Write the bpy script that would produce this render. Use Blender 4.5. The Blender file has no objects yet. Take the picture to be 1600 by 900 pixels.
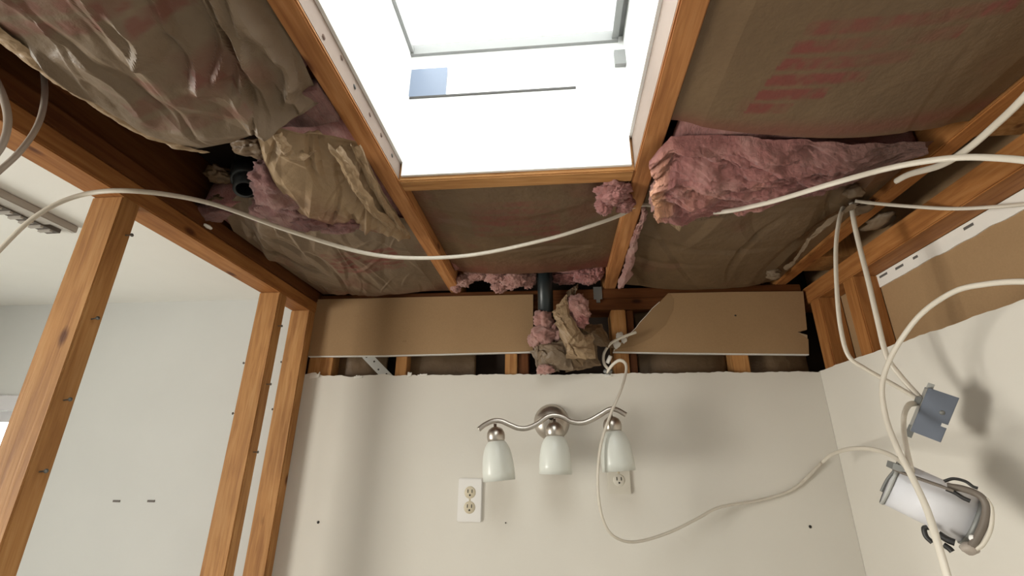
import bpy, bmesh, math, random
import numpy as np
from mathutils import Vector, Matrix
D = bpy.data
SC = bpy.context.scene
COL = SC.collection

# ------------------------------------------------------------------ camera
F_PX = 723.0
def _n(v):
    v = np.array(v, float); return v/np.linalg.norm(v)
_d = _n((72, 273, 723)); _u = np.array((17, -1918, 723.)); _u = _n(_u-_u.dot(_d)*_d)
_r = np.cross(_d, _u); _r = _r if _r[0] > 0 else -_r
CAM = np.array((0, 0, 1.6))
CR = np.array((_r[0], _d[0], _u[0])); CU = -np.array((_r[1], _d[1], _u[1])); CF = np.array((_r[2], _d[2], _u[2]))
cd = D.cameras.new('camera'); co = D.objects.new('camera', cd); COL.objects.link(co)
cd.sensor_width = 36; cd.lens = F_PX/1600*36; cd.clip_start = .02
co.matrix_world = Matrix(((CR[0], CU[0], -CF[0], 0), (CR[1], CU[1], -CF[1], 0), (CR[2], CU[2], -CF[2], 1.6), (0, 0, 0, 1)))
SC.camera = co

# ------------------------------------------------------------------ light and exposure
w = D.worlds.new('world'); SC.world = w; w.use_nodes = True
bg = w.node_tree.nodes['Background']; bg.inputs[0].default_value = (1, .985, .975, 1); bg.inputs[1].default_value = 7.0
SC.view_settings.view_transform = 'Standard'; SC.view_settings.look = 'None'
SC.view_settings.exposure = 0.0; SC.view_settings.gamma = 1
def area(name, loc, aim, sx, sy, power, color, portal=False, spread=None):
    l = D.lights.new(name, 'AREA'); l.shape = 'RECTANGLE'; l.size = sx; l.size_y = sy; l.energy = power; l.color = color
    o = D.objects.new(name, l); COL.objects.link(o); o.location = loc
    o.rotation_euler = Vector(aim).to_track_quat('-Z', 'Y').to_euler()
    if portal: l.cycles.is_portal = True
    if spread: l.spread = spread
    return o
area('skylight_portal', (-.075, .0, 2.60), (0, 0, -1), .62, 1.72, 1, (1, 1, 1), True)
area('window_portal', (-2.18, 1.62, 1.33), (0, -1, 0), .95, 1.0, 1, (1, 1, 1), True)
area('left_daylight_lamp', (-3.30, -.45, 1.15), (1, .2, .12), .8, 1.1, 34, (1, .97, .88), False, 1.7)  # unseen area lamp added for daylight from the left room

# ------------------------------------------------------------------ helpers: points
def ray(px, py):
    v = np.array((px-800, py-450, F_PX)); return np.array((v@_r, v@_d, v@_u))
def onY(px, py, Y): v = ray(px, py); return CAM+v*Y/v[1]
def onX(px, py, X): v = ray(px, py); return CAM+v*X/v[0]
def onZ(px, py, Z): v = ray(px, py); return CAM+v*(Z-1.6)/v[2]

# ------------------------------------------------------------------ helpers: noise
def _h(ix, iy, iz, s):
    n = (ix*374761393+iy*668265263+iz*2147483647+s*1274126177) & 0xffffffff
    n = ((n ^ (n >> 13))*1274126177) & 0xffffffff
    return ((n ^ (n >> 16)) & 0xffff)/65535.0
def vn(x, y, z=0, s=0):
    x = np.asarray(x, float); y = np.asarray(y, float)+0*x; z = np.asarray(z, float)+0*x
    i = [np.floor(a).astype(np.int64) for a in (x, y, z)]
    f = [a-b for a, b in zip((x, y, z), i)]; f = [t*t*(3-2*t) for t in f]
    r = 0
    for a in (0, 1):
        for b in (0, 1):
            for c in (0, 1):
                wt = (f[0] if a else 1-f[0])*(f[1] if b else 1-f[1])*(f[2] if c else 1-f[2])
                r = r+wt*_h(i[0]+a, i[1]+b, i[2]+c, s)
    return r
def fbm(x, y, z=0, s=0, o=4):
    r = 0; a = .5
    for k in range(o):
        r = r+a*(vn(x, y, z, s+k)-.5); x = np.asarray(x)*2.03; y = np.asarray(y)*2.03; z = np.asarray(z)*2.03; a *= .5
    return r
def creases(x, y, n, seed, ang, spread, wid, amp, length, sign=0):
    R = np.random.RandomState(seed); h = np.zeros_like(x)
    x0, x1, y0, y1 = x.min(), x.max(), y.min(), y.max()
    for k in range(n):
        cx = R.uniform(x0, x1); cy = R.uniform(y0, y1); a = math.radians(ang+R.uniform(-spread, spread))
        ww = wid*R.uniform(.4, 1.6); LL = length*R.uniform(.5, 1.4)
        dx, dy = x-cx, y-cy; l = dx*math.cos(a)+dy*math.sin(a); d = -dx*math.sin(a)+dy*math.cos(a)+.15*l*l/LL*R.uniform(-1, 1)
        side = np.where(d > 0, ww*R.uniform(.4, 1), ww*R.uniform(1, 2))
        sg = sign if sign else R.choice((-1, 1))
        h += sg*amp*R.uniform(.3, 1)*np.maximum(0, 1-np.abs(d)/side)*np.exp(-(l/LL)**2)
    return h
def fold(x, y, a, b, depth, wl, wr):
    # one sharp fold along the line a-b, its two flanks of unlike width
    a = np.array(a[:2]); b = np.array(b[:2]); L = np.linalg.norm(b-a); t = (b-a)/L
    l = (x-a[0])*t[0]+(y-a[1])*t[1]; d = -(x-a[0])*t[1]+(y-a[1])*t[0]+.012*np.sin(l/L*4)
    return -depth*np.maximum(0, 1-np.abs(d)/np.where(d > 0, wl, wr))*np.clip(np.minimum(l/L+.1, 1.1-l/L)*4, 0, 1)
def crumple(x, y, n, seed, amp):
    R = np.random.RandomState(seed); h = np.zeros_like(x)
    x0, x1, y0, y1 = x.min(), x.max(), y.min(), y.max(); s = max(x1-x0, y1-y0)
    for k in range(n):
        a = R.uniform(0, math.pi); cx = R.uniform(x0, x1); cy = R.uniform(y0, y1)
        d = (x-cx)*math.cos(a)+(y-cy)*math.sin(a)
        h += R.uniform(-1, 1)*np.maximum(0, .22*s-np.abs(d))/(.22*s)
    return amp*h/math.sqrt(n)

# ------------------------------------------------------------------ helpers: materials
def mat(name, base=(.8, .8, .8), rough=.6, metal=0, spec=.5):
    m = D.materials.new(name); m.use_nodes = True; b = m.node_tree.nodes['Principled BSDF']
    b.inputs['Base Color'].default_value = (*base, 1); b.inputs['Roughness'].default_value = rough
    b.inputs['Metallic'].default_value = metal; b.inputs['Specular IOR Level'].default_value = spec
    return m
def nd(m, t, **kw):
    n = m.node_tree.nodes.new(t)
    for k, v in kw.items():
        if k in n.inputs.keys() if isinstance(k, str) else False: n.inputs[k].default_value = v
        else: setattr(n, k, v)
    return n
def lk(m, a, b): m.node_tree.links.new(a, b)
def bsdf(m): return m.node_tree.nodes['Principled BSDF']
def ramp(m, fac, stops):
    r = nd(m, 'ShaderNodeValToRGB'); e = r.color_ramp.elements
    while len(e) < len(stops): e.new(.5)
    for q, (p, c) in zip(e, stops): q.position = p; q.color = (*c, 1)
    lk(m, fac, r.inputs[0]); return r.outputs[0]
def mixc(m, fac, a, b, mode='MIX'):
    x = nd(m, 'ShaderNodeMix', data_type='RGBA', blend_type=mode)
    if isinstance(fac, float): x.inputs[0].default_value = fac
    else: lk(m, fac, x.inputs[0])
    for i, c in ((6, a), (7, b)):
        if isinstance(c, tuple): x.inputs[i].default_value = (*c, 1)
        else: lk(m, c, x.inputs[i])
    return x.outputs[2]
def coords(m, scale=(1, 1, 1), rnd=True):
    t = nd(m, 'ShaderNodeTexCoord'); src = t.outputs['Object']
    if rnd:
        oi = nd(m, 'ShaderNodeObjectInfo'); mu = nd(m, 'ShaderNodeMath', operation='MULTIPLY'); mu.inputs[1].default_value = 37.
        lk(m, oi.outputs['Random'], mu.inputs[0])
        ad = nd(m, 'ShaderNodeVectorMath', operation='ADD'); lk(m, src, ad.inputs[0]); lk(m, mu.outputs[0], ad.inputs[1]); src = ad.outputs[0]
    mp = nd(m, 'ShaderNodeMapping'); mp.inputs['Scale'].default_value = scale; lk(m, src, mp.inputs[0])
    return mp.outputs[0]
def noise(m, vec, scale, detail=4, rough=.55, dist=0):
    n = nd(m, 'ShaderNodeTexNoise'); n.inputs['Scale'].default_value = scale; n.inputs['Detail'].default_value = detail
    n.inputs['Roughness'].default_value = rough; n.inputs['Distortion'].default_value = dist; lk(m, vec, n.inputs['Vector']); return n.outputs[0]
def bump(m, h, strength, dist=.01):
    b = nd(m, 'ShaderNodeBump'); b.inputs['Strength'].default_value = strength; b.inputs['Distance'].default_value = dist
    lk(m, h, b.inputs['Height']); lk(m, b.outputs[0], bsdf(m).inputs['Normal'])

def wood(name, axis, tint=(1, 1, 1)):
    m = mat(name, rough=.62, spec=.25)
    s = [1, 1, 1]; s[axis] = .07
    v = coords(m, tuple(s)); g = noise(m, v, 95, 3, .6, .4)
    t = lambda c: tuple(a*b for a, b in zip(c, tint))
    c = ramp(m, g, [(.3, t((.36, .16, .055))), (.52, t((.50, .245, .085))), (.75, t((.60, .33, .135)))])
    s2 = [1, 1, 1]; s2[axis] = .45
    v2 = coords(m, tuple(s2)); big = noise(m, v2, 9, 2)
    c = mixc(m, .45, c, ramp(m, big, [(.3, (.55, .5, .45)), (.7, (1.05, 1.05, 1.05))]), 'MULTIPLY')
    vo = nd(m, 'ShaderNodeTexVoronoi'); vo.inputs['Scale'].default_value = 13; lk(m, v2, vo.inputs['Vector'])
    k = ramp(m, vo.outputs['Distance'], [(.05, (1, 1, 1)), (.13, (0, 0, 0))])
    c = mixc(m, k, c, t((.13, .045, .015)))
    lk(m, c, bsdf(m).inputs['Base Color']); bump(m, g, .25, .003)
    return m
W = [wood('wood_grain_x', 0), wood('wood_grain_y', 1, (1, .90, .92)), wood('wood_grain_z', 2)]
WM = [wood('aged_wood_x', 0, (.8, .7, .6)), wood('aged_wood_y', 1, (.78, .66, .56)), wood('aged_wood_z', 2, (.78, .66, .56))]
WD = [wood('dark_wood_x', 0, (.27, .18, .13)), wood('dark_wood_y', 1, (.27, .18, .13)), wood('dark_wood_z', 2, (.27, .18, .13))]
def paint(name, c, mottle=.06):
    m = mat(name, c, .7, spec=.25); v = coords(m, rnd=False); n = noise(m, v, 3.5, 5)
    col = mixc(m, n, tuple(a*(1-mottle) for a in c), tuple(min(1, a*(1+mottle)) for a in c))
    lk(m, col, bsdf(m).inputs['Base Color']); bump(m, noise(m, v, 140, 3), .08, .002); return m
M_wall = paint('wall_paint', (.73, .69, .625)); M_wall2 = paint('left_room_paint', (.66, .665, .65)); M_ceil = paint('ceiling_paint', (.88, .87, .83))
M_shaft = paint('shaft_white_paint', (.88, .88, .87), .02); M_floor = paint('floor_vinyl', (.26, .24, .22), .15)
M_carpet = paint('left_room_carpet', (.78, .75, .69), .08)
M_gyp = mat('gypsum_edge', (.82, .79, .74), .9, spec=.1)
def kraftboard():
    m = mat('drywall_back_paper', rough=.75, spec=.2); v = coords(m, (1, 1, 1)); n = noise(m, v, 5, 5)
    c = mixc(m, n, (.33, .205, .105), (.42, .27, .145)); fi = noise(m, v, 260, 2)
    c = mixc(m, .25, c, ramp(m, fi, [(.3, (.8, .8, .8)), (.7, (1.1, 1.1, 1.1))]), 'MULTIPLY')
    a = nd(m, 'ShaderNodeAttribute', attribute_name='print'); c = mixc(m, a.outputs['Fac'], c, (.19, .10, .05))
    lk(m, c, bsdf(m).inputs['Base Color']); return m
M_card = kraftboard()
def kraft(name, a, b, rough=.5):
    m = mat(name, rough=rough, spec=.4); v = coords(m, (1, 1, 1)); n = noise(m, v, 7, 6, .6)
    c = mixc(m, n, a, b)
    st = noise(m, coords(m, (1, .25, 1)), 30, 4); c = mixc(m, .3, c, ramp(m, st, [(.35, (.72, .7, .68)), (.65, (1.1, 1.1, 1.1))]), 'MULTIPLY')
    at = nd(m, 'ShaderNodeAttribute', attribute_name='print')
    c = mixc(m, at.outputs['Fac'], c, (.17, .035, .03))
    lk(m, c, bsdf(m).inputs['Base Color']); bump(m, noise(m, v, 55, 5, .6), .35, .006); return m
M_kraft = kraft('kraft_facing', (.13, .088, .054), (.245, .178, .118)); M_kraft_d = kraft('aged_kraft_facing', (.115, .070, .036), (.175, .112, .060))
M_kraft_l = kraft('pale_kraft_paper', (.25, .165, .09), (.42, .295, .18))
def pink(name, a, b, c3):
    m = mat(name, rough=.95, spec=.05); v = coords(m, (1, 1, 1)); n = noise(m, v, 16, 6, .65, .6)
    c = ramp(m, n, [(.28, a), (.5, b), (.72, c3)]); at = nd(m, 'ShaderNodeAttribute', attribute_name='print')
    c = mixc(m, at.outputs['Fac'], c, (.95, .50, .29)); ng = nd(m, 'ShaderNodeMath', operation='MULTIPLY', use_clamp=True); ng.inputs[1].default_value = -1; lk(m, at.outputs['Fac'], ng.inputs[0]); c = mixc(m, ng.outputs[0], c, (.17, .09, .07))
    lk(m, c, bsdf(m).inputs['Base Color'])
    f = noise(m, coords(m, (1, .35, 1)), 120, 6, .75, 1.2); bump(m, f, .8, .008)
    bsdf(m).inputs['Sheen Weight'].default_value = .25; bsdf(m).inputs['Sheen Roughness'].default_value = .6
    return m
M_pink = pink('pink_fiberglass_wool', (.26, .085, .08), (.44, .18, .165), (.55, .29, .26))
M_pink_d = pink('dusty_pink_fiberglass_wool', (.13, .05, .045), (.25, .105, .095), (.36, .20, .17))
M_pink_l = pink('pale_pink_fiberglass_wool', (.33, .14, .12), (.50, .255, .22), (.60, .38, .33))
def metal(name, c, rough): return mat(name, c, rough, 1)
M_nickel = metal('brushed_nickel', (.55, .50, .45), .34); M_galv = metal('galvanized_steel', (.62, .63, .62), .5); M_dgalv = mat('dull_steel', (.22, .22, .21), .55, .6)
M_cable = mat('cable_jacket', (.66, .60, .51), .42); M_cable_g = mat('grey_cable_jacket', (.40, .34, .29), .5)
M_abs = mat('black_pipe_plastic', (.016, .022, .024), .38); M_black = mat('black_wire', (.02, .018, .017), .45)
M_box = mat('blue_grey_plastic', (.15, .17, .215), .55); M_box_l = mat('box_flange_grey', (.42, .42, .40), .55)
M_plate = mat('outlet_plate_white', (.84, .81, .78), .35); M_ivory = mat('ivory_receptacle', (.62, .54, .40), .4); M_slot = mat('slot_dark', (.03, .025, .02), .6)
M_white = mat('white_enamel', (.70, .69, .72), .38); M_frame = mat('skylight_frame_grey', (.23, .23, .225), .5); M_sky_tint = mat('sky_tint_blue', (.15, .185, .26), .4)
M_reg = mat('register_enamel', (.42, .38, .34), .45); M_regd = mat('register_dark', (.10, .08, .065), .6)
def glass_pane():
    m = D.materials.new('pane_glass'); m.use_nodes = True; nt = m.node_tree; nt.nodes.clear()
    o = nt.nodes.new('ShaderNodeOutputMaterial'); t = nt.nodes.new('ShaderNodeBsdfTransparent'); g = nt.nodes.new('ShaderNodeBsdfGlossy')
    t.inputs[0].default_value = (.93, .96, .95, 1); g.inputs['Roughness'].default_value = .03; x = nt.nodes.new('ShaderNodeMixShader'); x.inputs[0].default_value = .06
    nt.links.new(t.outputs[0], x.inputs[1]); nt.links.new(g.outputs[0], x.inputs[2]); nt.links.new(x.outputs[0], o.inputs[0]); return m
M_glass = glass_pane()
def frosted():
    m = mat('frosted_glass', (.86, .87, .82), .28, spec=.5); b = bsdf(m); nt = m.node_tree
    tr = nt.nodes.new('ShaderNodeBsdfTranslucent'); tr.inputs[0].default_value = (.9, .91, .86, 1)
    x = nt.nodes.new('ShaderNodeMixShader'); x.inputs[0].default_value = .25
    nt.links.new(b.outputs[0], x.inputs[1]); nt.links.new(tr.outputs[0], x.inputs[2]); nt.links.new(x.outputs[0], nt.nodes['Material Output'].inputs[0]); return m
M_frost = frosted()
M_deck = mat('roof_deck_dark', (.028, .017, .011), .9); M_ground = mat('outside_ground', (.22, .21, .17), .9)

# ------------------------------------------------------------------ helpers: objects
WL = {}
def empty(name, loc):
    o = D.objects.new(name, None); COL.objects.link(o); o.location = loc; o.empty_display_size = .05; WL[o.name] = np.array(loc, float); return o
def tag(o, label, cat, group=None):
    o['label'] = label; o['category'] = cat
    if group: o['group'] = group
    return o
def part(o, label): o['label'] = label; return o
def struct(o): o['kind'] = 'structure'; return o
def mk(name, V, Fc, m, parent=None, smooth=False, attr=None):
    V = np.asarray(V, float).reshape(-1, 3); c = (V.min(0)+V.max(0))/2
    me = D.meshes.new(name); me.from_pydata((V-c).tolist(), [], [list(f) for f in Fc]); me.materials.append(m)
    if attr is not None:
        a = me.attributes.new('print', 'FLOAT', 'POINT'); a.data.foreach_set('value', np.asarray(attr, np.float32).ravel())
    if smooth: me.polygons.foreach_set('use_smooth', [True]*len(me.polygons))
    me.update(); o = D.objects.new(name, me); COL.objects.link(o); WL[o.name] = c
    if parent: o.parent = parent; o.location = c-WL[parent.name]
    else: o.location = c
    return o
def recalc(o):
    bm = bmesh.new(); bm.from_mesh(o.data); bmesh.ops.recalc_face_normals(bm, faces=bm.faces); bm.to_mesh(o.data); bm.free(); return o
BF = [(0, 3, 2, 1), (4, 5, 6, 7), (0, 1, 5, 4), (1, 2, 6, 5), (2, 3, 7, 6), (3, 0, 4, 7)]
def bv(x0, x1, y0, y1, z0, z1): return [(x0, y0, z0), (x1, y0, z0), (x1, y1, z0), (x0, y1, z0), (x0, y0, z1), (x1, y0, z1), (x1, y1, z1), (x0, y1, z1)]
def box(name, x0, x1, y0, y1, z0, z1, m, parent=None, bevel=0):
    o = mk(name, bv(x0, x1, y0, y1, z0, z1), BF, m, parent)
    if bevel:
        bm = bmesh.new(); bm.from_mesh(o.data); bmesh.ops.bevel(bm, geom=bm.edges[:], offset=bevel, segments=2, affect='EDGES'); bm.to_mesh(o.data); bm.free()
    return o
def boxes(name, L, m, parent=None):
    V = []; Fc = []
    for b in L:
        k = len(V); V += bv(*b); Fc += [tuple(i+k for i in f) for f in BF]
    return mk(name, V, Fc, m, parent)
def frame_box(name, c, ex, ey, ez, sx, sy, sz, m, parent=None, bevel=0):
    V = [np.array(c)+ex*a*sx/2+ey*b*sy/2+ez*g*sz/2 for a, b, g in ((-1, -1, -1), (1, -1, -1), (1, 1, -1), (-1, 1, -1), (-1, -1, 1), (1, -1, 1), (1, 1, 1), (-1, 1, 1))]
    o = recalc(mk(name, V, BF, m, parent))
    if bevel:
        bm = bmesh.new(); bm.from_mesh(o.data); bmesh.ops.bevel(bm, geom=bm.edges[:], offset=bevel, segments=2, affect='EDGES'); bm.to_mesh(o.data); bm.free()
    return o
def lumber(name, x0, x1, y0, y1, z0, z1, label, cat, group=None, dark=False, parent=None, wset=None):
    ax = int(np.argmax((x1-x0, y1-y0, z1-z0)))
    o = box(name, x0, x1, y0, y1, z0, z1, (wset or (WD if dark else W))[ax], parent, .0025)
    if not parent: tag(o, label, cat, group)
    return o
def spline(P, n):
    P = np.array(P, float); Q = np.vstack((2*P[0]-P[1], P, 2*P[-1]-P[-2])); out = []
    for i in range(1, len(Q)-2):
        for t in np.linspace(0, 1, n, endpoint=False):
            p0, p1, p2, p3 = Q[i-1:i+3]
            out.append(.5*(2*p1+(p2-p0)*t+(2*p0-5*p1+4*p2-p3)*t*t+(3*p1-p0-3*p2+p3)*t**3))
    out.append(P[-1]); return np.array(out)
def tube(name, P, a, m, parent=None, b=None, n=10, seg=12, smoothpath=True, taper=None):
    P = spline(P, n) if smoothpath else np.array(P, float); b = b or a
    T = np.gradient(P, axis=0); T /= np.linalg.norm(T, axis=1)[:, None]+1e-12
    up = np.array((0, 0, 1.)) if abs(T[0][2]) < .9 else np.array((1., 0, 0)); nn = np.cross(T[0], up); nn /= np.linalg.norm(nn); V = []
    for i in range(len(P)):
        nn = nn-T[i]*nn.dot(T[i]); nn /= np.linalg.norm(nn); bb = np.cross(T[i], nn); s = taper(i/(len(P)-1)) if taper else 1
        for k in range(seg):
            q = 2*math.pi*k/seg; V.append(P[i]+s*(bb*a*math.cos(q)+nn*b*math.sin(q)))
    Fc = [(i*seg+k, i*seg+(k+1) % seg, (i+1)*seg+(k+1) % seg, (i+1)*seg+k) for i in range(len(P)-1) for k in range(seg)]
    Fc += [tuple(range(seg))[::-1], tuple((len(P)-1)*seg+k for k in range(seg))]
    return recalc(mk(name, V, Fc, m, parent, True))
def lathe(name, prof, c, axis, m, parent=None, seg=40):
    """prof: (radius, height along axis)"""
    ax = _n(axis); t = np.array((1., 0, 0)) if abs(ax[0]) < .8 else np.array((0, 1., 0)); e1 = np.cross(ax, t); e1 /= np.linalg.norm(e1); e2 = np.cross(ax, e1); V = []
    for r, h in prof:
        for k in range(seg):
            q = 2*math.pi*k/seg; V.append(np.array(c)+ax*h+(e1*math.cos(q)+e2*math.sin(q))*max(r, 1e-4))
    Fc = [(i*seg+k, i*seg+(k+1) % seg, (i+1)*seg+(k+1) % seg, (i+1)*seg+k) for i in range(len(prof)-1) for k in range(seg)]
    return recalc(mk(name, V, Fc, m, parent, True))
def resample(P, n):
    P = np.array(P, float); s = np.r_[0, np.cumsum(np.linalg.norm(np.diff(P, axis=0), axis=1))]; t = np.linspace(0, s[-1], n)
    return np.stack([np.interp(t, s, P[:, k]) for k in range(3)], 1)
def loft(name, A, B, nu, nv, fn, m, parent=None, prt=None, smooth=False):
    """sheet between two edge lines; fn(P,u,v) returns moved points, prt(P,u,v) the print amount"""
    a = resample(A, nu)[:, None]; b = resample(B, nu)[:, None]; v = np.linspace(0, 1, nv)[None, :, None]
    P = a*(1-v)+b*v; U, Vv = np.meshgrid(np.linspace(0, 1, nu), np.linspace(0, 1, nv), indexing='ij')
    at = prt(P, U, Vv) if prt else None; P = fn(P.copy(), U, Vv)
    Fc = [(i*nv+j, i*nv+j+1, (i+1)*nv+j+1, (i+1)*nv+j) for i in range(nu-1) for j in range(nv-1)]
    return mk(name, P, Fc, m, parent, smooth, at)
def blob(name, c, r, m, parent=None, seed=0, amp=.35, freq=3, sub=5, rot=0, fine=.12):
    bm = bmesh.new(); bmesh.ops.create_icosphere(bm, subdivisions=sub, radius=1); V = np.array([v.co[:] for v in bm.verts]); Fc = [[v.index for v in f.verts] for f in bm.faces]; bm.free()
    n = 1+amp*2*fbm(V[:, 0]*freq+seed*3, V[:, 1]*freq, V[:, 2]*freq, seed, 3)+fine*2*(np.abs(fbm(V[:, 0]*freq*4, V[:, 1]*freq*4, V[:, 2]*freq*4, seed+9, 3))*2-.2)
    V = V*n[:, None]*np.array(r); q = math.radians(rot); V = np.stack((V[:, 0]*math.cos(q)-V[:, 2]*math.sin(q), V[:, 1], V[:, 0]*math.sin(q)+V[:, 2]*math.cos(q)), 1)
    return mk(name, V+np.array(c), Fc, m, parent, True)

# ------------------------------------------------------------------ the room
ZJ = 2.14; YB = 1.44; ZT = 1.857
struct(box('floor', -.845, 1.0, -1.75, 1.7, -.05, 0, M_floor)); struct(box('floor', -3.5, -.845, -1.75, 1.7, -.05, 0, M_carpet))
def torn_wall():
    # drywall with a rough broken top edge, thickness 12 mm
    n = 240; xs = np.linspace(-.822, .7745, n); R = np.random.RandomState(4)
    zt = ZT+.0035*fbm(xs*60, 0, 0, 3, 4)*2+.004*(xs > -.2)*(xs < .1)*0
    for c, wd, h in ((-.79, .03, .010), (-.66, .02, -.006), (-.56, .03, .004), (.02, .05, -.003), (.5, .03, .003)): zt += h*np.exp(-((xs-c)/wd)**2)
    V = []; 
    for y in (YB, YB+.012):
        V += [(x, y, 0) for x in xs]+[(x, y, z) for x, z in zip(xs, zt)]
    Fc = []
    for i in range(n-1):
        Fc += [(i, i+1, n+i+1, n+i), (2*n+i+1, 2*n+i, 3*n+i, 3*n+i+1), (n+i, n+i+1, 3*n+i+1, 3*n+i)]
    return recalc(mk('wall_back', V, Fc, M_wall))
wb = struct(torn_wall())
R = random.Random(3)
for k, (px, py, ww, hh) in enumerate(((492, 586, .03, .012), (560, 589, .028, .006), (640, 585, .012, .009), (660, 586, .03, .004), (950, 587, .02, .005))):
    p = onY(px, py, YB-.001); n = 8
    V = [(p[0]-ww/2, YB-.004, p[2]-hh)]+[(p[0]-ww/2+ww*i/(n-1), YB-.003, p[2]+hh*R.uniform(.1, 1)) for i in range(n)]+[(p[0]+ww/2, YB-.004, p[2]-hh*.6)]
    V2 = [(a, b+.006, c) for a, b, c in V]; nn = len(V)
    recalc(mk('torn_paper_bit', V+V2, [tuple(range(nn)), tuple(range(nn, 2*nn))[::-1]]+[(i, (i+1) % nn, nn+(i+1) % nn, nn+i) for i in range(nn)], M_gyp, wb))
for px, py, r in ((497, 816, .004), (1266, 823, .004), (790, 817, .002)):
    p = onY(px, py, YB-.0005); o = lathe('screw_hole', [(0, 0), (r, 0), (r*.8, .001), (0, .0012)], p, (0, -1, 0), M_slot, wb, 12)
def right_wall():
    n = 200; ys = np.linspace(-1.6, YB+.011, n); zt = 1.860+.003*2*fbm(ys*50, 0, 0, 8, 4)+.010*np.exp(-((ys-.81)/.02)**2)*0
    V = []
    for x in (.775, .787): V += [(x, y, 0) for y in ys]+[(x, y, z) for y, z in zip(ys, zt)]
    Fc = []
    for i in range(n-1): Fc += [(i, i+1, n+i+1, n+i), (2*n+i+1, 2*n+i, 3*n+i, 3*n+i+1), (n+i, n+i+1, 3*n+i+1, 3*n+i)]
    return recalc(mk('wall_right', V, Fc, M_wall))
struct(right_wall())
struct(box('wall_rear', -3.5, 1.0, -1.75, -1.6, 0, 2.32, M_wall2))
struct(box('wall_left', -3.5, -3.4, -1.6, 1.6, 0, 2.32, M_wall2))
# left room's far wall with its window opening
wx0, wx1, wz0, wz1 = -2.60, -1.76, .9, 1.752
struct(boxes('wall_back_left', [(-3.4, wx0, 1.47, 1.56, 0, 2.32), (wx0, wx1, 1.47, 1.56, 0, wz0), (wx0, wx1, 1.47, 1.56, wz1, 2.32), (wx1, -.872, 1.47, 1.56, 0, 2.32)], M_wall2))
win = struct(empty('window_1', ((wx0+wx1)/2, 1.47, wz0)))
for a in ((wx0-.05, wx0, wz0-.05, wz1+.05), (wx1, wx1+.05, wz0-.05, wz1+.05), (wx0, wx1, wz1, wz1+.05), (wx0, wx1, wz0-.05, wz0)):
    box('casing', a[0], a[1], 1.452, 1.47, a[2], a[3], M_white, win, .003)
for a in ((wx0, wx0+.035, wz0, wz1), (wx1-.035, wx1, wz0, wz1), (wx0+.035, wx1-.035, wz1-.035, wz1), (wx0+.035, wx1-.035, wz0, wz0+.035), (wx0+.035, wx1-.035, 1.32, 1.345)):
    box('sash', a[0], a[1], 1.50, 1.53, a[2], a[3], M_white, win)
box('pane', wx0+.035, wx1-.035, 1.513, 1.518, wz0+.035, wz1-.035, M_glass, win)
# unseen window frame added on the solid wall behind the left lamp
w3 = struct(empty('unseen_window', (-3.4, -.45, .6)))
for q in ((-.92, -.85, .53, 1.77), (-.05, .02, .53, 1.77), (-.85, -.05, 1.70, 1.77), (-.85, -.05, .53, .60), (-.85, -.05, 1.13, 1.17)): box('casing', -3.3995, -3.375, *q, M_white, w3, .003)
box('pane', -3.3985, -3.394, -.85, -.05, .60, 1.70, M_glass, w3)
for px in (182, 236):
    p = onY(px, 783, 1.4695); box('nail_mark', p[0]-.012, p[0]+.012, 1.4685, 1.470, p[2]-.003, p[2]+.003, M_regd, D.objects['wall_back_left'])
struct(box('ceiling', -3.4, -.872, -1.6, 1.47, 2.137, 2.15, M_ceil))
SX0, SX1, SY0, SY1 = -.313, .165, -.80, .79
struct(boxes('ceiling', [(-3.5, SX0-.03, -1.75, 1.7, 2.285, 2.32), (SX1+.03, 1.0, -1.75, 1.7, 2.285, 2.32), (SX0-.03, SX1+.03, SY1+.03, 1.7, 2.285, 2.32), (SX0-.03, SX1+.03, -1.75, SY0-.03, 2.285, 2.32)], M_deck))
struct(box('wall_outer_back', -.872, 1.0, 1.545, 1.56, 0, 2.285, M_deck))
struct(box('wall_outer_right', .90, 1.0, -1.6, 1.545, 0, 2.285, M_deck))
# the other side's board behind the right studs, its taped top edge
o = box('wall_right_inner', .852, .864, -1.6, 1.545, 0, 2.285, M_card); struct(o)
def strip():
    n = 160; ys = np.linspace(-.4, 1.25, n); V = []
    zb = 2.0365+.004*2*fbm(ys*25, 0, 0, 5, 3)
    for x in (.8485, .8519): V += [(x, y, z) for y, z in zip(ys, zb)]+[(x, y, 2.069) for y in ys]
    Fc = []
    for i in range(n-1): Fc += [(i, i+1, n+i+1, n+i), (2*n+i+1, 2*n+i, 3*n+i, 3*n+i+1), (i, 2*n+i, 2*n+i+1, i+1)]
    return recalc(mk('joint_tape', V, Fc, M_gyp, o))
part(strip(), 'white taped strip along the top edge')
for px, py, ww in ((1405, 417, .028), (1430, 402, .015), (1513, 354, .024), (1380, 430, .03)):
    p = onX(px, py, .848); box('smudge', .8479, .8486, p[1]-ww/2, p[1]+ww/2, p[2]-.003, p[2]+.003, M_dgalv, o)

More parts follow.
